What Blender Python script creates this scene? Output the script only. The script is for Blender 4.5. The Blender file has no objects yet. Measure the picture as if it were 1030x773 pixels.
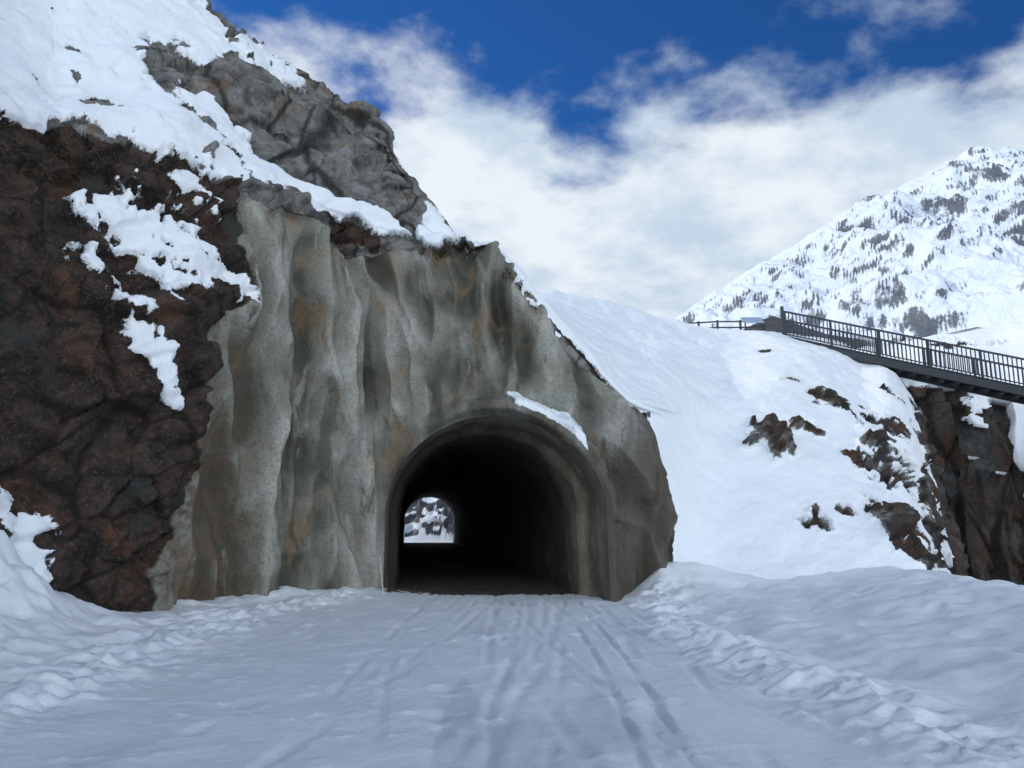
import bpy, math, numpy as np
from mathutils import Vector
rng=np.random.RandomState(7)
scene=bpy.context.scene
scene.view_settings.view_transform='Standard'
scene.view_settings.look='None'
scene.view_settings.exposure=0
# ------------------------------------------------------------------ survey helper
F=790.0; TH=math.atan(144/790.0); CT,ST=math.cos(TH),math.sin(TH); EYE=1.6
def W(px,py,Y):
    r=(px-515)/F; u=(386.5-py)/F; d=CT-ST*u
    return (r/d*Y,Y,EYE+(ST+CT*u)/d*Y)
def bearing(P):
    x=P[...,0]; y=P[...,1]; z=P[...,2]-EYE
    f=y*CT+z*ST; u=(-y*ST+z*CT)/f
    return 515+F*x/f, 386.5-F*u
# ------------------------------------------------------------------ noise
perm=rng.permutation(256); perm=np.concatenate([perm,perm,perm])
G=rng.normal(size=(256,3)); G/=np.linalg.norm(G,axis=1)[:,None]
def hsh(i,j,k): return perm[perm[perm[i&255]+(j&255)]+(k&255)]
def perlin(p):
    pi=np.floor(p).astype(np.int64); f=p-pi; w=f*f*f*(f*(f*6-15)+10)
    out=0
    for dx in (0,1):
        for dy in (0,1):
            for dz in (0,1):
                g=G[hsh(pi[:,0]+dx,pi[:,1]+dy,pi[:,2]+dz)]
                d=((f-np.array([dx,dy,dz]))*g).sum(1)
                wx=w[:,0] if dx else 1-w[:,0]; wy=w[:,1] if dy else 1-w[:,1]; wz=w[:,2] if dz else 1-w[:,2]
                out=out+d*wx*wy*wz
    return out*1.6
def fbm(p,o=4,g=.5,l=2.03):
    a=1;s=0;t=0
    for i in range(o):
        s=s+a*perlin(p+17.3*i); t+=a; a*=g; p=p*l
    return s/t
def ridged(p,o=4,g=.5,l=2.1):
    a=1;s=0;t=0
    for i in range(o):
        s=s+a*(1-2*np.abs(perlin(p+9.1*i))); t+=a; a*=g; p=p*l
    return s/t
R1=rng.rand(256,3); R2=np.clip(rng.normal(size=(256,3)),-1.3,1.3); R3=rng.rand(256)
def facet(p,tilt=.5):
    pi=np.floor(p).astype(np.int64); best=np.full(len(p),9.); val=np.zeros(len(p)); sec=np.full(len(p),9.)
    for dx in (-1,0,1):
        for dy in (-1,0,1):
            for dz in (-1,0,1):
                c=pi+np.array([dx,dy,dz]); h=hsh(c[:,0],c[:,1],c[:,2])
                q=p-(c+R1[h]); d=(q*q).sum(1)
                v=R3[h]-.5+tilt*(q*R2[h]).sum(1)
                m=d<best
                sec=np.where(m,best,np.minimum(sec,d))
                val=np.where(m,v,val); best=np.where(m,d,best)
    return val,np.sqrt(sec)-np.sqrt(best)
def sstep(a,b,x):
    t=np.clip((x-a)/(b-a),0,1); return t*t*(3-2*t)
# ------------------------------------------------------------------ mesh helpers
def mesh_obj(name,V,Fc,mat=None,cols=None,smooth=True,parent=None):
    V=np.asarray(V,dtype=np.float32); Fc=np.asarray(Fc,dtype=np.int32); k=Fc.shape[1]
    me=bpy.data.meshes.new(name)
    me.vertices.add(len(V)); me.vertices.foreach_set('co',V.ravel())
    me.loops.add(Fc.size); me.loops.foreach_set('vertex_index',Fc.ravel())
    me.polygons.add(len(Fc)); me.polygons.foreach_set('loop_start',np.arange(0,Fc.size,k,dtype=np.int32))
    me.polygons.foreach_set('loop_total',np.full(len(Fc),k,dtype=np.int32))
    me.polygons.foreach_set('use_smooth',np.full(len(Fc),smooth,dtype=bool))
    me.update(calc_edges=True)
    if cols is not None:
        a=me.color_attributes.new('mask','FLOAT_COLOR','POINT')
        c=np.ones((len(V),4),dtype=np.float32); c[:,:cols.shape[1]]=cols
        a.data.foreach_set('color',c.ravel())
    ob=bpy.data.objects.new(name,me); scene.collection.objects.link(ob)
    if mat: me.materials.append(mat)
    if parent: ob.parent=parent
    return ob
def gridfaces(n,m):
    i=np.arange(n-1)[:,None]; j=np.arange(m-1)[None,:]
    a=(i*m+j); return np.stack([a,a+m,a+m+1,a+1],-1).reshape(-1,4)
def crom(C,t):
    n=len(C); i=np.clip(np.floor(t).astype(int),0,n-2); f=(t-i)
    g=lambda k: C[np.clip(k,0,n-1)]
    f=f.reshape((-1,)+(1,)*(C.ndim-1))
    p0,p1,p2,p3=g(i-1),g(i),g(i+1),g(i+2)
    return .5*((2*p1)+(-p0+p2)*f+(2*p0-5*p1+4*p2-p3)*f*f+(-p0+3*p1-3*p2+p3)*f**3)
def loft(C,ss,tt):
    A=crom(C,ss); A=crom(np.swapaxes(A,0,1),tt); return np.swapaxes(A,0,1)
def normals(P):
    a=np.gradient(P,axis=0); b=np.gradient(P,axis=1); n=np.cross(a,b); n/=np.linalg.norm(n,axis=-1,keepdims=True)+1e-9
    return n
# ------------------------------------------------------------------ material helpers
class NT:
    def __init__(s,name):
        s.m=bpy.data.materials.new(name); s.m.use_nodes=True; s.t=s.m.node_tree
        s.b=s.t.nodes['Principled BSDF']; s.tc=s.t.nodes.new('ShaderNodeTexCoord')
    def n(s,ty,**k):
        x=s.t.nodes.new(ty)
        for a,b in k.items(): setattr(x,a,b)
        return x
    def l(s,a,b): s.t.links.new(a,b)
    def inp(s,sock,v):
        if isinstance(v,bpy.types.NodeSocket): s.l(v,sock)
        else: sock.default_value=v
    def coord(s,scale=(1,1,1),rot=(0,0,0)):
        mp=s.n('ShaderNodeMapping'); s.l(s.tc.outputs['Object'],mp.inputs[0]); mp.inputs['Scale'].default_value=scale; mp.inputs['Rotation'].default_value=rot
        return mp.outputs[0]
    def noise(s,scale,detail=4,rough=.55,sc=(1,1,1),dist=0,rot=(0,0,0)):
        x=s.n('ShaderNodeTexNoise'); s.l(s.coord(sc,rot),x.inputs['Vector']); x.inputs['Scale'].default_value=scale
        x.inputs['Detail'].default_value=detail; x.inputs['Roughness'].default_value=rough; x.inputs['Distortion'].default_value=dist
        return x.outputs['Fac']
    def math(s,op,a,b=0,c=0):
        x=s.n('ShaderNodeMath',operation=op); s.inp(x.inputs[0],a); s.inp(x.inputs[1],b); s.inp(x.inputs[2],c); return x.outputs[0]
    def rng(s,v,a,b,c=0,d=1):
        x=s.n('ShaderNodeMapRange',interpolation_type='SMOOTHSTEP'); s.inp(x.inputs[0],v)
        for i,q in enumerate((a,b,c,d)): s.inp(x.inputs[i+1],q)
        return x.outputs[0]
    def mix(s,f,a,b,mode='MIX'):
        x=s.n('ShaderNodeMix',data_type='RGBA',blend_type=mode); s.inp(x.inputs[0],f)
        s.inp(x.inputs[6],a if isinstance(a,bpy.types.NodeSocket) else (*a,1)); s.inp(x.inputs[7],b if isinstance(b,bpy.types.NodeSocket) else (*b,1)); return x.outputs[2]
    def fmix(s,f,a,b):
        x=s.n('ShaderNodeMix',data_type='FLOAT'); s.inp(x.inputs[0],f); s.inp(x.inputs[2],a); s.inp(x.inputs[3],b); return x.outputs[0]
    def bump(s,h,strength,dist,prev=None):
        x=s.n('ShaderNodeBump'); s.l(h,x.inputs['Height']); s.inp(x.inputs['Strength'],strength); x.inputs['Distance'].default_value=dist
        if prev: s.l(prev,x.inputs['Normal'])
        return x.outputs[0]
    def mask(s):
        a=s.n('ShaderNodeVertexColor',layer_name='mask'); q=s.n('ShaderNodeSeparateColor'); s.l(a.outputs[0],q.inputs[0]); return q.outputs, a.outputs['Alpha']
SNOW=(.84,.87,.90)
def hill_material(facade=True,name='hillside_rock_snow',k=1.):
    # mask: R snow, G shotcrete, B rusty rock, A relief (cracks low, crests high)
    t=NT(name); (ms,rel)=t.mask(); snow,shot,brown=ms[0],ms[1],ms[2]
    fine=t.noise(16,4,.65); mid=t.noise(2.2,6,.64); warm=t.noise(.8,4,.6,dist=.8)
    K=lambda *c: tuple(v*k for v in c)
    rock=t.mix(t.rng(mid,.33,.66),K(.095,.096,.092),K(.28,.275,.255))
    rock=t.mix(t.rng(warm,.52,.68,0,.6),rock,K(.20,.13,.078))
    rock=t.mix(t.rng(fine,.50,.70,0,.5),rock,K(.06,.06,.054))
    br=t.mix(t.rng(mid,.35,.66),(.020,.016,.014),(.075,.050,.038))
    br=t.mix(t.rng(warm,.54,.68,0,.7),br,(.115,.052,.030))
    br=t.mix(t.rng(fine,.52,.70,0,.55),br,(.15,.13,.105))
    br=t.mix(t.rng(warm,.48,.34,0,.9),br,(.045,.046,.040))
    c=t.mix(t.rng(t.math('ADD',brown,t.math('MULTIPLY',t.math('SUBTRACT',mid,.5),.8)),.40,.60),rock,br)
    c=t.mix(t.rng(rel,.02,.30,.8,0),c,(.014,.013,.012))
    edge=t.math('MULTIPLY',t.math('SUBTRACT',mid,.5),.5); edge2=t.math('MULTIPLY',t.math('SUBTRACT',fine,.5),.5)
    fs=None
    if facade:
        st1=t.noise(.75,5,.62,sc=(1,1,.4),dist=.9,rot=(0,.3,0)); st2=t.noise(1.5,5,.65,sc=(1,1,.25),dist=.7)
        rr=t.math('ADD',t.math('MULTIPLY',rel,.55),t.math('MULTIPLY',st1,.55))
        sh=t.mix(t.rng(rr,.36,.64),(.085,.082,.062),(.245,.243,.205))  # fold shading put into the colour: recesses darker, crests paler
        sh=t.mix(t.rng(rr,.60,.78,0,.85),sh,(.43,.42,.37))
        sh=t.mix(t.rng(st2,.54,.66,0,.75),sh,(.080,.073,.054))
        sh=t.mix(t.rng(t.math('ADD',warm,t.math('MULTIPLY',st2,.25)),.64,.80,0,.6),sh,(.28,.195,.12))
        sh=t.mix(t.rng(st2,.42,.32,0,.6),sh,(.37,.365,.33))
        z=t.n('ShaderNodeSeparateXYZ'); t.l(t.tc.outputs['Object'],z.inputs[0])
        hh=t.math('ADD',t.math('ADD',z.outputs[2],t.math('MULTIPLY',st1,4.0)),t.math('MULTIPLY',t.math('MAXIMUM',z.outputs[0],-1.5),-1.2))
        low=t.rng(hh,1.8,4.4,.85,0)
        sh=t.mix(low,sh,(.070,.056,.042))
        lx=t.rng(t.math('ADD',t.math('ADD',z.outputs[0],t.math('MULTIPLY',z.outputs[2],.12)),t.math('MULTIPLY',st2,1.6)),-5.3,-4.0,.8,0)
        sh=t.mix(t.math('MULTIPLY',lx,t.rng(mid,.36,.58)),sh,(.13,.088,.058))
        sh=t.mix(t.rng(fine,.46,.70,0,.45),sh,(.055,.052,.042))
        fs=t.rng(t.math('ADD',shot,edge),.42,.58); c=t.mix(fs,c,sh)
    fsn=t.rng(t.math('ADD',snow,t.math('ADD',edge,edge2)),.44,.54)
    c=t.mix(fsn,c,SNOW)
    t.l(c,t.b.inputs['Base Color'])
    t.l(t.fmix(fsn,.9,.65),t.b.inputs['Roughness']); t.b.inputs['Specular IOR Level'].default_value=.25
    amp=t.fmix(fsn,.11,.026)
    if fs: amp=t.math('MULTIPLY',amp,t.fmix(t.math('MULTIPLY',fs,t.math('SUBTRACT',1,fsn)),1,.42))
    h=t.math('ADD',t.math('MULTIPLY',t.noise(4.5,6,.66),1.0),t.math('MULTIPLY',fine,.30))
    t.l(t.bump(t.math('MULTIPLY',h,amp),1.,1.),t.b.inputs['Normal'])
    return t.m
hillmat=hill_material()
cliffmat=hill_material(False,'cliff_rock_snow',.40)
# ------------------------------------------------------------------ HILLSIDE
cols=[
 [(-10,-6,-.6),(-10.3,-6,2),(-11,-6,6),(-12,-6,9),(-14,-5,10.5),(-20,-3,16),(-30,0,24),(-60,10,40),(-100,40,60)],
 [(-8.6,5,-.6),(-8.7,5,2),(-9,5,5),(-9.8,5,7.5),(-11.5,5.5,8.8),(-17,8,15),(-26,12,23),(-50,25,38),(-80,60,55)],
 [(-7.7,11.6,-.6),W(-8,560,11.6),W(-5,330,12.1),W(0,120,13),W(0,60,14.5),W(-20,-150,20),(-22,28,26),(-35,50,36),(-50,74,40)],
 [(-7.25,13.4,-.6),W(85,570,13.4),W(95,370,13.8),W(90,140,14.8),W(85,85,16.2),W(100,-60,21),(-17,30,23),(-28,52,32),(-40,74,30)],
 [(-6.95,14.6,-.6),W(142,570,14.6),W(180,400,14.7),W(175,155,16.0),W(175,100,17.2),W(188,-5,22),(-13,31,20.5),(-22,53,28),(-30,74,22)],
 [(-6.3,16.2,-.6),W(205,560,16.3),W(228,380,16.3),W(240,190,17.2),W(245,145,18.4),W(255,42,22.5),(-10,31,18),(-17,53,23),(-25,74,16)],
 [(-5.2,18,-.6),W(288,550,18.1),W(300,380,18.3),W(315,205,18.8),W(322,178,19.8),W(310,78,23),(-7.5,31,16),(-13,53,18),(-18,74,11)],
 [(-3.5,20,-.6),W(370,540,20),W(378,400,20),W(385,232,20),W(390,205,21),W(372,125,23.5),(-5,31,13),(-9,53,15),(-12,74,9)],
 [(-2,20,-.6),W(430,540,20),W(432,400,20),W(435,247,20.2),W(435,235,21),W(428,205,22.5),(-2.5,31,11),(-7,53,12.5),(-9,74,8)],
 [(-.6,19.8,-.6),W(490,540,19.8),W(490,400,19.8),W(490,258,20.2),W(490,252,20.8),W(502,286,24),(0,31,10.6),(-4,53,12),(-7,74,8)],
 [(1.1,19.3,-.6),W(560,540,19.4),W(560,430,19.6),W(560,335,20),W(562,325,20.8),W(562,310,25),W(560,305,31),(3,53,12.5),(0,74,8)],
 [(2.3,18.9,-.6),W(622,560,19.1),W(622,460,19.4),W(615,394,19.8),W(620,384,20.5),W(620,335,26),W(618,313,32),(9,53,12),(8,74,7)],
 [(3.6,19.1,-.6),W(674,560,19.5),W(668,490,19.8),W(650,420,20.1),W(656,402,20.9),W(670,345,27),W(670,327,33),(15,53,11),(16,74,6)],
 [(5.0,18.2,-.6),W(715,590,19.2),W(712,520,20.7),W(708,440,22.6),W(716,400,24.2),W(730,352,29),W(735,342,34),(20,53,10),(24,74,5)],
 [(7,18,-.6),W(790,580,19.5),W(788,500,21.5),W(788,420,24),W(792,380,26),W(795,349,30),W(800,347,34),(24,50,8),(32,74,4)],
 [(9.2,18.8,-.6),W(870,575,19.8),W(865,500,21.8),W(865,430,24.3),W(865,390,27),W(860,369,30),W(870,366,34),(27,46,4),(36,74,3)],
 [(10.6,19.2,-.9),W(938,585,20.2),W(922,520,22),W(916,450,24.5),W(908,405,27.5),W(905,392,30.5),(16,34,6.0),(28,42,0),(38,74,0)],
 [(11.6,19.5,-6),(11.9,20.5,-4.5),(12.6,22.8,-3),(13.8,25.2,-1),(15.3,28,0),(17,30.5,0),(18.5,33.5,-2),(30,40,-6),(42,70,-4)],
 [(13,19.5,-24),(13.4,20.5,-24),(14,22.8,-24),(15.2,25.2,-24),(16.8,28,-24),(18.6,30.5,-24),(20.2,33.5,-24),(34,40,-24),(50,70,-24)],
]
C=np.array(cols,dtype=float)
def lin(a,b,n): return np.linspace(a,b,n,endpoint=False)
ss=np.concatenate([lin(0,2,40),lin(2,17,680),np.linspace(17,18,30)])
tt=np.concatenate([lin(0,1,50),lin(1,2,85),lin(2,3,105),lin(3,4,55),lin(4,5,110),lin(5,6,45),lin(6,7,25),np.linspace(7,8,8)])
P=loft(C,ss,tt); N=normals(P)
if N[300,200,1]>0: N=-N
S,T=len(ss),len(tt)
SS=np.repeat(ss,T); TT=np.tile(tt,S); p=P.reshape(-1,3); n=N.reshape(-1,3)
bx,by=bearing(p); front=(TT<5.05)&(SS>1.2)
bxf=np.where(front,bx,1e6)
def st(px,py):
    i=np.argmin((bxf-px)**2+(by-py)**2); return SS[i],TT[i]
wn=np.stack([fbm(p*.9+5,4),fbm(p*.9+50,4)],1)
wn2=np.stack([fbm(p*3.+5,3),fbm(p*3.+50,3)],1)
def poly(pts,soft=.12,warp=.22):
    """region on the hillside's own (s,t) chart, feathered"""
    q=np.array([st(*a) for a in pts])
    x=SS+wn[:,0]*warp*1.3+wn2[:,0]*warp*.5; y=TT+wn[:,1]*warp*.8+wn2[:,1]*warp*.35
    y=y*1.3; q=q*np.array([1,1.3])
    d=np.full(len(x),1e9); ins=np.zeros(len(x),bool)
    for k in range(len(q)):
        ax,ay=q[k]; cx,cy=q[(k+1)%len(q)]
        ex,ey=cx-ax,cy-ay; L=ex*ex+ey*ey+1e-12
        h=np.clip(((x-ax)*ex+(y-ay)*ey)/L,0,1)
        d=np.minimum(d,(x-ax-h*ex)**2+(y-ay-h*ey)**2)
        c=((ay>y)!=(cy>y))&(x<(cx-ax)*(y-ay)/(cy-ay+1e-12)+ax); ins^=c
    d=np.sqrt(d)*np.where(ins,1,-1)
    return np.clip(.5+.5*d/soft,0,1)
brown=poly([(-60,100),(0,118),(60,130),(100,145),(180,158),(235,188),(243,300),(215,360),(198,440),(205,470),(165,560),(152,600),(150,640),(60,640),(-60,640)],.06,.12)
brown=np.maximum(brown,(SS<2.05)&(TT<3.1))
shot=poly([(238,192),(268,212),(318,216),(328,240),(350,262),(378,252),(400,250),(430,262),(480,266),(500,276),(560,343),(615,400),(652,422),(676,500),(684,640),(600,640),(400,640),(150,640),(155,570),(205,470),(196,440),(215,360),(243,300)],.05,.16)
shot=np.where((SS>4)&(SS<12)&(TT<.6),1,shot)
snow=np.zeros(len(p))
snow=np.maximum(snow,sstep(5.0,5.25,TT+wn[:,0]*.3))
snow=np.maximum(snow,sstep(11.85,12.15,SS+wn[:,0]*.25+wn2[:,0]*.1))
snow=np.maximum(snow,sstep(9.0,9.25,SS)*sstep(3.04,3.20,TT+wn[:,0]*.45+wn2[:,0]*.35))
up=poly([(-80,-100),(0,-140),(180,-60),(190,5),(220,28),(300,74),(292,84),(235,60),(165,52),(140,45),(150,80),(200,120),(240,155),(245,185),(190,162),(130,147),(100,142),(60,127),(0,112),(-80,105)],.08,.30)
snow=np.maximum(snow,up)
snow=np.maximum(snow,sstep(4.45,4.6,TT)*sstep(4.1,3.9,SS))
snow=np.maximum(snow,((SS<2.3)&(TT>3.05+.15*wn[:,0])).astype(float))
for pl in [[(240,148),(290,176),(340,200),(400,222),(412,236),(370,229),(320,210),(270,190),(245,180)],
           [(180,90),(215,105),(250,140),(245,160),(200,130)],
           [(415,238),(425,205),(434,203),(490,242),(490,252),(440,249)],
           [(250,62),(275,75),(285,88),(262,80)]]:
    snow=np.maximum(snow,poly(pl,.10,.20))
for pl in [[(70,208),(110,190),(165,197),(215,245),(246,292),(228,303),(150,258),(90,238)],
           [(68,258),(90,262),(150,298),(147,314),(100,292)],[(112,312),(140,322),(182,368),(180,392),(160,397),(130,342)],
           [(160,172),(190,180),(225,212),(215,220),(170,190)],[(-20,455),(20,520),(50,580),(20,640),(-40,600)]]:
    snow=np.maximum(snow,poly(pl,.07,.30))
holes=sstep(.20,.30,fbm(p*2.4+80,4))*((SS<5)&(TT<3.0)); snow=snow*(1-holes)
holes=sstep(.26,.34,fbm(p*1.1+81,4))*((SS<5)&(TT>3.0)&(TT<4.4)); snow=snow*(1-holes)
brow=poly([(318,212),(380,232),(385,250),(325,244)],.05,.12)
brown2=np.maximum(poly([(425,246),(490,252),(505,268),(560,334),(620,395),(650,424),(655,404),(620,380),(565,320),(500,258)],.03,.08),brow)
def P0(px,py):
    i=np.argmin((bxf-px)**2+(by-py)**2); return p[i]
out=np.zeros(len(p))
for (px,py,r) in [(775,446,.8),(845,414,.75),(830,402,.45),(808,434,.4),(822,527,.55),(868,470,.7),(900,432,.7),(892,520,.7),(905,540,.7),(925,560,.6),(912,480,.9),(900,402,.5),(770,356,.25),(795,386,.3),(885,450,.55),(933,585,.3),(850,516,.25)]:
    q=P0(px,py); d=np.linalg.norm(p-q+np.stack([wn[:,0],wn[:,1],wn2[:,0]],1)*.8*r/.5,axis=1)
    out=np.maximum(out,sstep(1.25,.6,d/r))
edgeo=sstep(16.05,16.35,SS+wn[:,0]*.5)
outm=np.maximum(out,edgeo)
snow=snow*(1-outm)
snow=np.where((SS>16.4)&(fbm(p*.8+70,4)>.28),1,snow)
# displacement : jointed rock slabs
rot=np.array([[.80,.0,.60],[0,1,0],[-.60,0,.80]])
pr_=p@rot.T
fz,fe=facet(pr_*np.array([.30,.4,.55])+1.3,.55)
fz2,fe2=facet(pr_*np.array([.75,.9,1.5])+3,.55)
fz3,fe3=facet(pr_*np.array([2.6,2.6,5.])+7,.5)
fzc=np.clip(fz,-.6,.6)*sstep(-.04,.12,fe); f2c=np.clip(fz2,-.7,.7)*sstep(-.05,.10,fe2)
crest=sstep(5.3,4.6,TT)+.0
rockd=(.62*fzc+.34*f2c)*(.25+.75*crest)+.05*fz3+.12*fbm(p*1.1,5)-.05*sstep(.05,0,fe2)
brd=.42*fzc+.30*f2c+.06*fz3+.34*fbm(p*np.array([.9,.9,1.6]),5)-.03*sstep(.05,0,fe2)
calm=sstep(7.6,8.6,SS)*(1-sstep(12.2,13,SS))
rockd=rockd*(1-.75*calm); 
pv=p*np.array([.75,.75,.17]); pv[:,0]+=p[:,2]*.10+.25*fbm(p*.5+70,2)
s_big=fbm(pv+3,2); s_rid=ridged(pv*1.9+11,1); s_md=fbm(p*np.array([1.3,1.3,.7])+8,3)
shotd=1.0*s_big+.30*s_rid-.12+.24*s_md+.014*fbm(p*9,3)
snowd=.16*fbm(p*.55+20,3)+.07*fbm(p*1.7+4,4)+.12
base=np.where(brown>.5,brd,rockd)*(1-shot)+shotd*shot
lip=sstep(.35,.7,snow)
keepb=np.where(TT<3.0,.6,.22)*np.clip(1-sstep(9,10,SS),0,1)*np.clip(1-sstep(5,6,TT),0,1)
disp=base*(1-lip)+lip*(keepb*base+snowd*(1-.5*calm*(TT<3.6)))+.12*out
disp*=sstep(0,.3,TT+.2)
disp=np.where(TT>2,disp*(1-.6*np.exp(-((TT-3.05)/.25)**2)*sstep(8.5,9.5,SS)*(1-sstep(12,13,SS))),disp)
far=sstep(6,7,TT); disp=disp*(1-far)+far*1.2*fbm(p*.12,4)
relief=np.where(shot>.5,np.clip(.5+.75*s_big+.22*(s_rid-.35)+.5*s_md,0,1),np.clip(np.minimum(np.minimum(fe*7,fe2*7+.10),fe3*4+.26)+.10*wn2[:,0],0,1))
ZC,WH,HT=1.9,2.52,4.3
def axisx(y): return -.6-.132*(y-19.5)
def tsdf(q):
    a=q[:,0]-axisx(q[:,1]); z=q[:,2]
    r=np.sqrt((a/WH)**2+(np.maximum(z-ZC,0)/(HT-ZC))**2)-1
    return r*2.45,a,z
d0,a0,z0=tsdf(p)
wr=sstep(-2.6,1.2,a0)
near=(TT<3)&(SS>6)&(SS<13)
prot=np.where(near,(.02+1.15*wr)*(1-sstep(.32,.66+.14*wn[:,0],d0+.12*wn2[:,0]+.1*wn[:,1])),0)
prot*=1-.45*sstep(.18,-.02,d0)
disp=np.where(near,disp*(.25+.75*sstep(0,1.0,d0)),disp)
fin=p+n*disp[:,None]
fin[:,1]-=prot
cs=near&(d0>.24)&(d0<.66+.16*wn[:,0])&(a0>.65+.3*wn2[:,0])&(a0<2.35)&(z0>2.6)
snow=np.where(cs,.95,snow); fin[:,2]+=np.where(cs,.12,0)
d1,a1,z1=tsdf(fin)
snap=near&(d1<0)&(d1>-.14)
sc=1/(1+d1/2.45)
fin[snap,0]=axisx(fin[snap,1])+a1[snap]*sc[snap]
zz=fin[:,2].copy(); up_=snap&(zz>ZC); fin[up_,2]=ZC+(zz[up_]-ZC)*sc[up_]
dead=near&(d1<=-.14)
fc=gridfaces(S,T); keep=~dead[fc].any(1); fc=fc[keep]
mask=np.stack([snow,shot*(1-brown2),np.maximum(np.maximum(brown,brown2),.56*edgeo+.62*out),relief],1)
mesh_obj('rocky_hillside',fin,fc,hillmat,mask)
# dry grass tufts along the brows
gv=[];gf=[]
cand=np.where(((np.abs(TT-3.02)<.10)&(SS>8.0)&(SS<11.6)|(np.abs(TT-3.0)<.25)&(SS>2.0)&(SS<4.2)|(brow>.6))&(snow<.5))[0]
cand=rng.choice(cand,8000)
cl=fbm(fin[cand]*1.4+30,3); cand=cand[cl>.04]
for i in cand:
    b=fin[i]; h=rng.uniform(.06,.20); dr=n[i]*rng.uniform(.3,1.)+rng.normal(size=3)*.5+np.array([0,0,.1]); dr/=np.linalg.norm(dr)
    s_=np.cross(dr,rng.normal(size=3)); s_/=np.linalg.norm(s_); s_*=.007; k=len(gv)
    m=b+dr*h*.55; e=b+dr*h*.85+np.array([0,0,-h*.4])
    gv+= [b-s_,b+s_,m+s_*.8,m-s_*.8,e+s_*.2,e-s_*.2]; gf+=[(k,k+1,k+2,k+3),(k+3,k+2,k+4,k+5)]
t=NT('dry_grass_straw'); t.l(t.mix(t.rng(t.noise(2.5,3,.6),.4,.6),(.03,.022,.013),(.13,.09,.05)),t.b.inputs['Base Color']); t.b.inputs['Roughness'].default_value=.9
mesh_obj('dry_grass',gv,gf,t.m)
# ------------------------------------------------------------------ TUNNEL tube
th=np.linspace(0,np.pi,121); pr=[]
zs=np.linspace(-.6,ZC,24)[:-1]
for z in zs: pr.append((WH,z))
for t_ in th: pr.append((WH*math.cos(t_),ZC+(HT-ZC)*math.sin(t_)))
for z in zs[::-1]: pr.append((-WH,z))
pr=np.array(pr)
nm=near&(~dead)&(d1<.1)
ca=a1[nm]; cz=fin[nm,2]; cy=fin[nm,1]
y0=np.array([cy[np.argsort((ca-a)**2+(cz-z)**2)[:6]].mean() for a,z in pr])
y0=np.convolve(np.pad(y0,1,'edge'),np.ones(3)/3,'valid')
dep=np.concatenate([np.linspace(0,3,40),np.linspace(3.1,15,60),np.linspace(15.4,51,70)])
V=[]
for i,dd in enumerate(dep):
    f=dd/dep[-1]; y=y0*(1-f)+72*f
    sc=1-.03*sstep(0,.5,dd)-.09*sstep(1.3,1.5,dd)
    x=axisx(y)+pr[:,0]*sc; z=np.where(pr[:,1]>ZC,ZC+(pr[:,1]-ZC)*sc,pr[:,1])+.0046*np.maximum(y-20,0)
    V.append(np.stack([x,y,z],1))
V=np.array(V); q=V.reshape(-1,3); w=np.repeat(sstep(0.02,1.,dep),len(pr))[:,None]
cen=np.stack([axisx(q[:,1]),q[:,1],np.full(len(q),ZC)],1); rad=(q-cen); rad[:,1]=0; rad[:,2]=np.maximum(rad[:,2],0); rad/=np.linalg.norm(rad,axis=1)[:,None]+1e-6
q=q+rad*w*(.14*fbm(q*.9,4)+.05*fbm(q*3,3))[:,None]
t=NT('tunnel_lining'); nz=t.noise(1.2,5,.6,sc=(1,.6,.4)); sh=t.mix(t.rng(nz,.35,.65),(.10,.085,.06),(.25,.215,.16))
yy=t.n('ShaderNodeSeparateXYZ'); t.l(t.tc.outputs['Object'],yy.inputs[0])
sh=t.mix(t.rng(yy.outputs[1],19.6,21.6,0,.8),sh,(.03,.028,.025))  # interior shade painted into the lining, darkening just inside the portal
fn=t.noise(14,5,.65)
sh=t.mix(t.rng(fn,.5,.75,0,.5),sh,(.05,.045,.04)); t.l(sh,t.b.inputs['Base Color']); t.b.inputs['Roughness'].default_value=.85
t.l(t.bump(fn,.8,.06),t.b.inputs['Normal'])
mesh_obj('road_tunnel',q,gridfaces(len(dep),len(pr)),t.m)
# ------------------------------------------------------------------ GROUND
def geo(a,b,n): return a*np.exp(np.linspace(0,math.log(b/a),n))
xs=np.concatenate([-geo(13,5000,35)[::-1][:-1],np.arange(-13,-8,.2),np.arange(-8,11,.05),11+geo(.06,5000,50)])
ys=np.concatenate([-geo(3,5000,25)[::-1],np.arange(-2.8,3,.3),np.arange(3,9,.035),np.arange(9,22,.055),np.arange(22,74,1.2),np.arange(74,100,.5),100+geo(1,5000,50)])
X,Y=np.meshgrid(xs,ys,indexing='ij'); x=X.ravel(); y=Y.ravel()
g=np.stack([x,y,0*x],1)
xb=np.interp(y,[-6,5,11.6,13.4,14.6,16.2,18,20,20.5],[-10,-8.6,-7.7,-7.25,-6.95,-6.3,-5.2,-3.5,-3.2])
hb=np.interp(y,[5,11.2,12.4,13.4,14.6,18,20,21],[2.2,2.0,.75,.25,.10,.18,.16,0])
d=np.maximum(x-xb,0)
n1=fbm(g*.35,3); n2=fbm(g*1.6+4,4); n3=fbm(g*5+9,4); n4=fbm(g*.8+40,3); n5=fbm(g*11+2,3)
z=.0046*np.clip(y-20,0,60)
z=z+hb*np.exp(-(d/ (1.0+.4*n1))**1.3)*(1+.35*n2)
z=z+.20*sstep(-3.6,-7.5,x)*sstep(16,11,y)*(1+.4*n2)
le=-4.3+.5*n1+.25*np.sin(y*.35)+.9*sstep(14,19,y); re=2.75+.35*np.sin(y*.3+1)+.4*n1
roadm=sstep(le-.5,le+.4,x)*sstep(re+.4,re-.4,x)*sstep(22,20.5,y)
side=1-roadm
inz=(y<21)&(y>-50)
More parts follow.
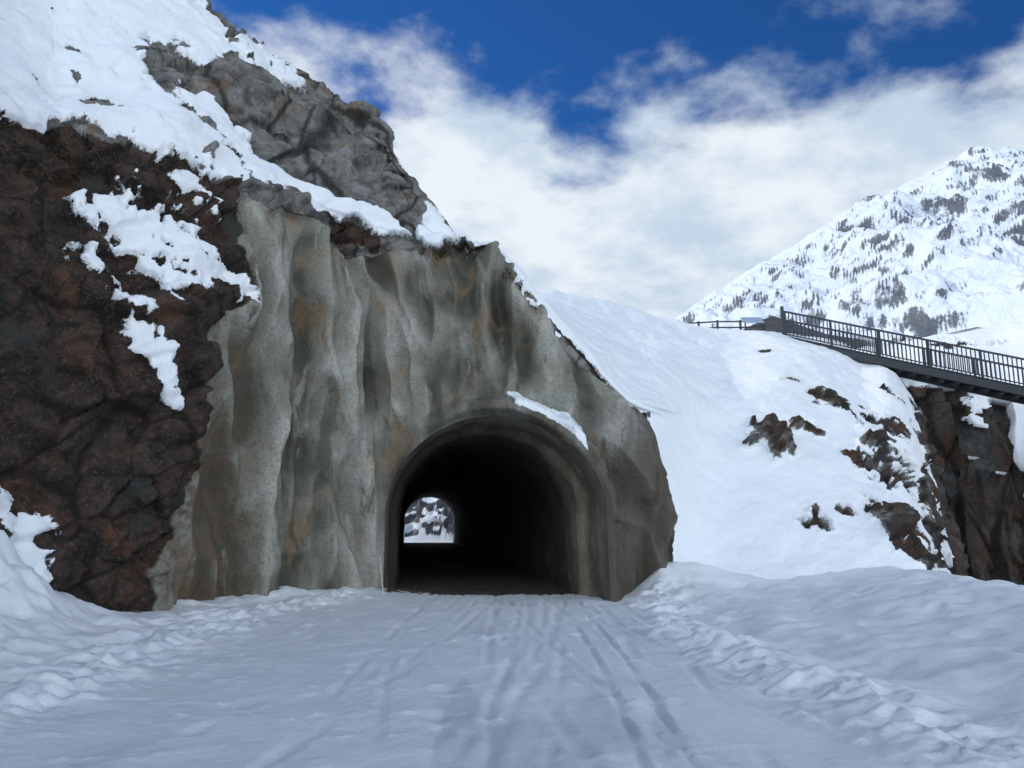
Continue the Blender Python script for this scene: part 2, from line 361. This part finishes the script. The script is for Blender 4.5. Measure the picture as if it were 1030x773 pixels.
wl=np.exp(-((x-(le-.3))/.55)**2)*.07*(1+1.6*n3+1.5*n2)*sstep(20,18,y)
wrr=np.exp(-((x-(re+.35))/.5)**2)*.08*(1+1.4*n3+1.5*n2)*sstep(19.5,18,y)
z=z+np.where(inz,wl+wrr,0)
z=z+np.where(inz,sstep(3.2,6.5,x)*.32+.28*np.exp(-((x-np.interp(y,[8,14,20],[8.0,8.3,9.0]))/1.6)**2),0)
z=z+.75*np.exp(-(np.hypot((x-3.9)/1.4,(y-19.6)/1.3))**2)*sstep(2.3,3.6,x)
rs=sstep(3.,5.,x)
z=z+np.where(inz,side*(.07*n2*(1-.5*rs)+.022*n3*(1-.55*rs)+.20*n4+.008*n5),0)
clod=np.clip(n3-.12,0,1)*sstep(.0,.3,n2+.1)
z=z+np.where(inz,roadm*(.035*n4+.018*n2+.06*clod+.007*n5),0)
rr=np.random.RandomState(3); rut=0*x
for k in range(9):
    a=rr.uniform(-2.0,1.0); b=rr.uniform(-.10,.16); c=rr.uniform(-.010,.014)
    dy=20-y; xc=a+b*-dy*.6+c*dy*dy
    for o in (0,1.5):
        wd=rr.uniform(.04,.08)
        e=(x-xc-o)/wd; rut=rut+(-.020*np.exp(-e**2)+.009*np.exp(-((np.abs(e)-1.7)/.5)**2))*sstep(-.25,.15,fbm(g*.5+k*7,2))
for xc,wd in ((.95,.035),(1.30,.03)):
    e=(x-xc-.02*(y-8)+.05*np.sin(y*.5))/wd; rut=rut+(-.032*np.exp(-e**2)+.015*np.exp(-((np.abs(e)-1.7)/.5)**2))*sstep(-.5,.0,fbm(g*.6+90,2))
z=z+rut*roadm*np.where(inz,1,0)
for k in range(190):
    u_=rr.rand()
    if u_<.35: fx=rr.uniform(3.0,8)
    elif u_<.65: fx=rr.uniform(-6.8,-4.0)
    else: fx=rr.uniform(-4.,3.)
    sh_=.6 if (fx<-4 or fx>3) else .4
    fy=rr.uniform(4,18.5); sz=rr.uniform(.07,.14); an=rr.normal()*.5
    m=(np.abs(x-fx)<.6)&(np.abs(y-fy)<.6)
    ex=(x[m]-fx)*math.cos(an)+(y[m]-fy)*math.sin(an); ey=-(x[m]-fx)*math.sin(an)+(y[m]-fy)*math.cos(an)
    r2=(ex/sz)**2+(ey/(sz*1.8))**2
    z[m]+=sh_*rr.uniform(.02,.07)*(-np.exp(-r2)+.35*np.exp(-(np.sqrt(r2)-1.5)**2/.15))
xe=np.interp(y,[-10,8,14,20,27,34],[9.2,9.2,9.6,11.2,13.3,16])+.5*n1
gd=sstep(0,7,x-xe)*sstep(140,70,y)
z=z-gd*26-sstep(0,1.2,x-xe)*.9*sstep(60,40,y)
z=z+np.where(y>76,(np.clip((y-77)*.55,0,36)*(1+.35*fbm(g*.05,4))+.9*ridged(g*.45,4)*sstep(77,79,y)+1.5*(ridged(g*.1,3)-.2)*sstep(78,95,y)),0)*sstep(3000,800,np.abs(y))
z=np.where((x<-9)&(y<75),np.minimum(z,.3),z)
z=np.where((y>21)&(y<74)&(x>-12)&(x<4),.0046*(y-20)+.03*n2,z)
g[:,2]=z
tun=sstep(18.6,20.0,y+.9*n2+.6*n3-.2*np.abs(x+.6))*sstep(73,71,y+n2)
frk=np.where(y>77.5,sstep(-.22,.10,fbm(g*np.array([.7,.7,1.1]),5)),0)+sstep(.15,.4,gd)
dirt=roadm*sstep(.1,.55,fbm(g*np.array([.8,.25,1])+60,4)+.15*(np.abs(x-.6)<1.2)+.25*np.exp(-((x-.5)/.5)**2-((y-6.6)/1.2)**2))
gm=np.stack([tun,np.clip(frk,0,1),dirt],1)
t=NT('snow_ground'); (ms,_)=t.mask()
f1=t.noise(9,5,.65); f2=t.noise(1.6,4,.6)
sn=t.mix(t.rng(f2,.3,.7),(.81,.85,.89),(.88,.90,.92))
ed=t.math('MULTIPLY',t.math('SUBTRACT',f1,.5),.9)
sn=t.mix(t.math('MULTIPLY',t.rng(t.math('ADD',ms[2],ed),.45,.9),.34),sn,(.45,.48,.50))
rk=t.mix(t.rng(f1,.4,.65),(.03,.03,.032),(.16,.15,.14))
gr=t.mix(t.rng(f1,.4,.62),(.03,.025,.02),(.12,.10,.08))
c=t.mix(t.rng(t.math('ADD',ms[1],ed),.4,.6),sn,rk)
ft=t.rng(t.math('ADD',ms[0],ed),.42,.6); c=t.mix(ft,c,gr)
t.l(c,t.b.inputs['Base Color']); t.l(t.fmix(ft,.5,.8),t.b.inputs['Roughness']); t.b.inputs['Specular IOR Level'].default_value=.35
t.l(t.bump(t.noise(7,8,.78),.55,.07),t.b.inputs['Normal'])
mesh_obj('snowy_ground',g,gridfaces(len(xs),len(ys)),t.m,gm)
# ------------------------------------------------------------------ GORGE CLIFF
cc=[]
for (px,ty,py,z3) in [(800,36,372,12),(880,35.5,384,12),(925,35,386,12.5),(965,35,394,13),(1005,35.5,404,13.5),(1040,35,400,14),(1100,34,388,15),(1250,33,372,17)]:
    a=W(px,py,ty); xx=a[0]
    cc.append([(xx-1.5,ty-1.2,-26),(xx-.6,ty-.8,-10),(xx-.3,ty-.5,-1),(xx,ty,a[2]-.4),(xx*1.06,ty+2,a[2]+.6),(xx*1.5,ty+17,z3+.2),(xx*1.75,ty+27,z3+2.5),(xx*2.6,ty+60,z3-6)])
CC=np.array(cc,float); s2=np.linspace(0,7,260); t2=np.concatenate([lin(0,1,30),lin(1,3,130),lin(3,4,30),lin(4,7,90)])
Q=loft(CC,s2,t2); NN=normals(Q)
if NN[100,60,1]>0: NN=-NN
q=Q.reshape(-1,3); nn=NN.reshape(-1,3); T2=np.tile(t2,len(s2)); S2=np.repeat(s2,len(t2))
w1=fbm(q*.6,4); fz,fe=facet(q*np.array([.55,.55,.16]),.7); fz2,fe2=facet(q*np.array([1.5,1.5,.5]),.5)
sm=sstep(2.9,3.2,T2+.35*w1)
sm=np.maximum(sm,sstep(4.0,4.4,S2+.4*w1)*sstep(2.55,2.75,T2+.2*w1+.12*(S2-4)))
sm=np.maximum(sm,(fbm(q*np.array([.7,.7,1.4])+9,4)>.42)*1.*(S2>3))
ro=sstep(.22,.4,fbm(q*.25+5,5))*(T2>4.3); sm=sm*(1-ro)
dp=(1.3*fz+.35*fz2+.3*w1)*(1-sm)+sm*(.5*fbm(q*.3,3)+.3)
q=q+nn*dp[:,None]
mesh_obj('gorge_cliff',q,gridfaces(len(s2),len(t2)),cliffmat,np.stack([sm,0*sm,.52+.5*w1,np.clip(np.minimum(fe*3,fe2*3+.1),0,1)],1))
# ------------------------------------------------------------------ MOUNTAIN
mx=np.linspace(-100,2000,600); my=np.concatenate([np.linspace(640,1640,420),np.linspace(1655,3200,40)])
X,Y=np.meshgrid(mx,my,indexing='ij'); x=X.ravel(); y=Y.ravel(); g=np.stack([x,y,0*x],1)
rz=[];rx=[]
for (px,py) in [(560,420),(630,360),(660,336),(700,308),(760,270),(815,242),(850,214),(882,209),(905,190),(935,172),(960,160),(995,166),(1030,160),(1080,140),(1200,100),(1400,120)]:
    a=W(px,py,1500); rx.append(a[0]); rz.append(a[2])
zr=np.interp(x,rx,rz)
zr=zr+8*ridged(np.stack([x*.03,0*x,0*x],1),4)
yr=1500+60*fbm(np.stack([x*.004,0*x,0*x],1),3)
dd=np.abs(y-yr)
wx=x+50*fbm(g*.005,3)
gn=ridged(np.stack([wx*.0055+y*.0022,y*.0014,0*x],1),5,.5); gn2=ridged(np.stack([wx*.02+y*.011,y*.007,0*x+3],1),5,.6)
h=zr-.66*dd+(gn-.45)*125*sstep(0,140,dd)+(gn2-.3)*34*sstep(-10,70,dd)+5*fbm(g*.04,4)*sstep(0,50,dd)
g[:,2]=np.maximum(h,-60)
hg=g.reshape(len(mx),len(my),3); mn=normals(hg).reshape(-1,3)
# windward (left/top) faces keep their snow, the steep right-hand gully walls are bare
slope=1-np.abs(mn[:,2]); sgn=np.sign(mn[:,2]); lat=mn[:,0]*sgn
rm=sstep(.30,.66,slope+.22*lat+.24*fbm(g*.012,5)+.16*fbm(g*.05,3))*.9
rm=np.maximum(rm,sstep(.14,.45,fbm(np.stack([(wx+y*.5)*.024,y*.008,0*x],1)+7,5)+.15*(gn2-.3))*.7)
t=NT('mountain_rock_snow'); (ms,_)=t.mask()
f1=t.noise(.03,6,.72,sc=(1.3,.6,.8),rot=(0,.5,0)); f2=t.noise(.12,5,.78,sc=(1,.5,.5))
e=t.math('ADD',t.math('MULTIPLY',t.math('SUBTRACT',f1,.5),1.5),t.math('MULTIPLY',t.math('SUBTRACT',f2,.5),1.7))
fr=t.rng(t.math('ADD',ms[0],e),.48,.82)
c=t.mix(fr,(.72,.78,.87),t.mix(t.rng(f2,.35,.65),(.075,.09,.115),(.17,.18,.20)))  # distance haze painted into the bluish, lightened rock colours
t.l(c,t.b.inputs['Base Color']); t.b.inputs['Roughness'].default_value=.9; t.b.inputs['Specular IOR Level'].default_value=.1
t.l(t.bump(f1,.6,14),t.b.inputs['Normal'])
mesh_obj('snowy_mountain',g,gridfaces(len(mx),len(my)),t.m,np.stack([rm,rm,rm],1))
# ------------------------------------------------------------------ bars
def metal(name,col,r=.55,m=.6):
    t=NT(name); t.l(t.mix(t.rng(t.noise(6,4,.7),.4,.7),col,tuple(c*.6+.01 for c in col)),t.b.inputs['Base Color']); t.b.inputs['Roughness'].default_value=r; t.b.inputs['Metallic'].default_value=m; return t.m
steel=metal('dark_painted_steel',(.04,.045,.052),.6,.2)
class Bars:
    def __init__(s): s.V=[];s.F=[]
    def bar(s,a,b,w,h,up=(0,0,1)):
        a=Vector(a);b=Vector(b);d=(b-a).normalized();u=Vector(up)
        if abs(d.dot(u))>.95:u=Vector((0,1,0))
        sd=d.cross(u).normalized();u=sd.cross(d).normalized();k=len(s.V)
        for c in (a,b):
            for i,j in ((-1,-1),(1,-1),(1,1),(-1,1)): s.V.append(tuple(c+sd*i*w/2+u*j*h/2))
        s.F+= [(k,k+1,k+2,k+3),(k+7,k+6,k+5,k+4),(k,k+4,k+5,k+1),(k+1,k+5,k+6,k+2),(k+2,k+6,k+7,k+3),(k+3,k+7,k+4,k)]
    def make(s,name,mat,parent=None): return mesh_obj(name,s.V,s.F,mat,smooth=False,parent=parent)
def empty(name):
    e=bpy.data.objects.new(name,None); scene.collection.objects.link(e); return e
A=Vector(W(791,343,31)); B=Vector(W(1030,394,28)); dv=(B-A); B=A+dv*1.9; L=(B-A).length; d=(B-A).normalized()
sd=Vector((-d.y,d.x,0)).normalized()
fb=empty('footbridge'); dk=Bars()
for o in (0,1.5):
    dk.bar(A+sd*o,B+sd*o,.10,.30)
    dk.bar(A+sd*o+Vector((0,0,.17)),B+sd*o+Vector((0,0,.17)),.18,.03); dk.bar(A+sd*o-Vector((0,0,.165)),B+sd*o-Vector((0,0,.165)),.18,.03)
dk.make('girders',steel,fb)
pk=Bars(); nn_=int(L/.5)
for i in range(nn_):
    q=A+d*(L*i/nn_); pk.bar(q+sd*.06+Vector((0,0,.08)),q+sd*1.44+Vector((0,0,.08)),.44,.04)
pk.make('deck_planks',steel,fb)
rl=Bars()
for o in (0,1.5):
    for hz,tk in ((1.22,.07),(.28,.04)): rl.bar(A+sd*o+Vector((0,0,hz)),B+sd*o+Vector((0,0,hz)),.05,tk)
    m=int(L/1.6)
    for i in range(m+1):
        q=A+d*(L*i/m)+sd*o; rl.bar(q-Vector((0,0,.15)),q+Vector((0,0,1.25)),.07,.07)
    m=int(L/.15)
    for i in range(m+1):
        q=A+d*(L*i/m)+sd*o; rl.bar(q+Vector((0,0,.28)),q+Vector((0,0,1.2)),.032,.032)
rl.make('railings',steel,fb)
ab=Bars(); ab.bar(A+sd*.75-Vector((0,0,2.5)),A+sd*.75+Vector((0,0,-.2)),1.9,.9)
for o in (-.05,1.55): ab.bar(A+sd*o-d*.1-Vector((0,0,.4)),A+sd*o-d*.1+Vector((0,0,1.40)),.11,.11)
ab.make('abutment_posts',steel,fb)
vr=empty('viewpoint_railing'); b=Bars(); pts=[Vector(W(x_,y_,Y_)) for x_,y_,Y_ in ((680,334,33.5),(703,333,33),(722,332,32.5),(745,332,32),(768,331,31.7),(789,330,31))]
for a,c in zip(pts[:-1],pts[1:]):
    for hz in (-.15,.10,.36): b.bar(a+Vector((0,0,hz)),c+Vector((0,0,hz)),.055,.055)
for a in pts: b.bar(a-Vector((0,0,1.0)),a+Vector((0,0,.42)),.08,.08)
b.make('rails_posts',steel,vr)
ib=empty('information_board'); b=Bars(); c=Vector(W(757,327,31.2))
b.bar(c+Vector((-.3,0,-.9)),c+Vector((-.3,0,.15)),.05,.05); b.bar(c+Vector((.3,0,-.9)),c+Vector((.3,0,.15)),.05,.05); b.make('legs',steel,ib)
b=Bars(); b.bar(c+Vector((-.42,0,.2)),c+Vector((.42,0,.2)),.5,.05,up=(0,-.6,.8)); b.make('panel',metal('board_paint',(.35,.45,.55),.4,0),ib)
b=Bars(); mp=empty('snow_marker_pole'); q=Vector((-3.0,19.0,-.1)); b.bar(q,q+Vector((-.12,0,1.0)),.03,.03); b.make('pole',metal('pale_wood',(.55,.53,.48),.7,0),mp)
# ------------------------------------------------------------------ WORLD
az=math.radians(-60); el=math.radians(38)
sd_=Vector((math.sin(az)*math.cos(el),math.cos(az)*math.cos(el),math.sin(el)))
w=bpy.data.worlds.new('World'); scene.world=w; w.use_nodes=True; nt=w.node_tree; nt.nodes.clear()
class WT(NT):
    def __init__(s): s.t=nt; s.tc=nt.nodes.new('ShaderNodeTexCoord')
t=WT(); sky=t.n('ShaderNodeTexSky',sky_type='NISHITA'); sky.sun_disc=False; sky.sun_elevation=el; sky.sun_rotation=az; sky.altitude=2200; sky.air_density=1.0; sky.dust_density=.1; sky.ozone_density=4
skc=t.mix(1.,sky.outputs[0],(.22,.62,1.05),'MULTIPLY')
gen=t.tc.outputs['Generated']; sp=t.n('ShaderNodeSeparateXYZ'); t.l(gen,sp.inputs[0]); zc=t.math('MAXIMUM',sp.outputs[2],0)
den=t.math('ADD',zc,.25); cb=t.n('ShaderNodeCombineXYZ'); t.l(t.math('DIVIDE',sp.outputs[0],den),cb.inputs[0]); t.l(t.math('DIVIDE',sp.outputs[1],den),cb.inputs[1])
def wn_(scale,det,off,rough=.55,dist=0):
    mp=t.n('ShaderNodeMapping'); t.l(cb.outputs[0],mp.inputs[0]); mp.inputs['Location'].default_value=off
    x=t.n('ShaderNodeTexNoise'); t.l(mp.outputs[0],x.inputs['Vector']); x.inputs['Scale'].default_value=scale; x.inputs['Detail'].default_value=det; x.inputs['Roughness'].default_value=rough; x.inputs['Distortion'].default_value=dist; return x.outputs['Fac']
c1=wn_(3.6,7,(5.3,2.2,0),.56,.1)
back_fill=t.rng(sp.outputs[1],.25,-.3,0,1)  # unseen clouds behind the camera, added and brightened as fill light for the facade
v=t.math('ADD',c1,t.math('ADD',t.math('MULTIPLY',t.math('SUBTRACT',.475,zc),2.2),t.math('MULTIPLY',back_fill,.5)))
fac=t.rng(v,.35,.60)
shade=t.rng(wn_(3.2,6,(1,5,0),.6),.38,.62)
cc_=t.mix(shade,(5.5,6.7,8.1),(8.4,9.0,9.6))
gain=t.fmix(back_fill,1.,2.3)
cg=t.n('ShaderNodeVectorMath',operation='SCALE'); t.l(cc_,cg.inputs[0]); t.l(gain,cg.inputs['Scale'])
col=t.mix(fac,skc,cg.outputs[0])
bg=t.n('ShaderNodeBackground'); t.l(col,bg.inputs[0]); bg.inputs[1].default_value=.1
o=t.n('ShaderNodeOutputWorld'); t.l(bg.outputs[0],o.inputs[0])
sl=bpy.data.lights.new('sun','SUN'); sl.energy=2.4; sl.angle=math.radians(.8); sl.color=(1,.96,.9); so=bpy.data.objects.new('sun',sl); scene.collection.objects.link(so)
so.rotation_euler=(-sd_).to_track_quat('-Z','Y').to_euler()
# ------------------------------------------------------------------ CAMERA
cam=bpy.data.cameras.new('camera'); co=bpy.data.objects.new('camera',cam); scene.collection.objects.link(co); scene.camera=co
co.location=(0,0,EYE); co.rotation_euler=(math.pi/2+TH,0,0); cam.sensor_width=36; cam.lens=F/1030*36; cam.clip_end=12000; cam.clip_start=.05
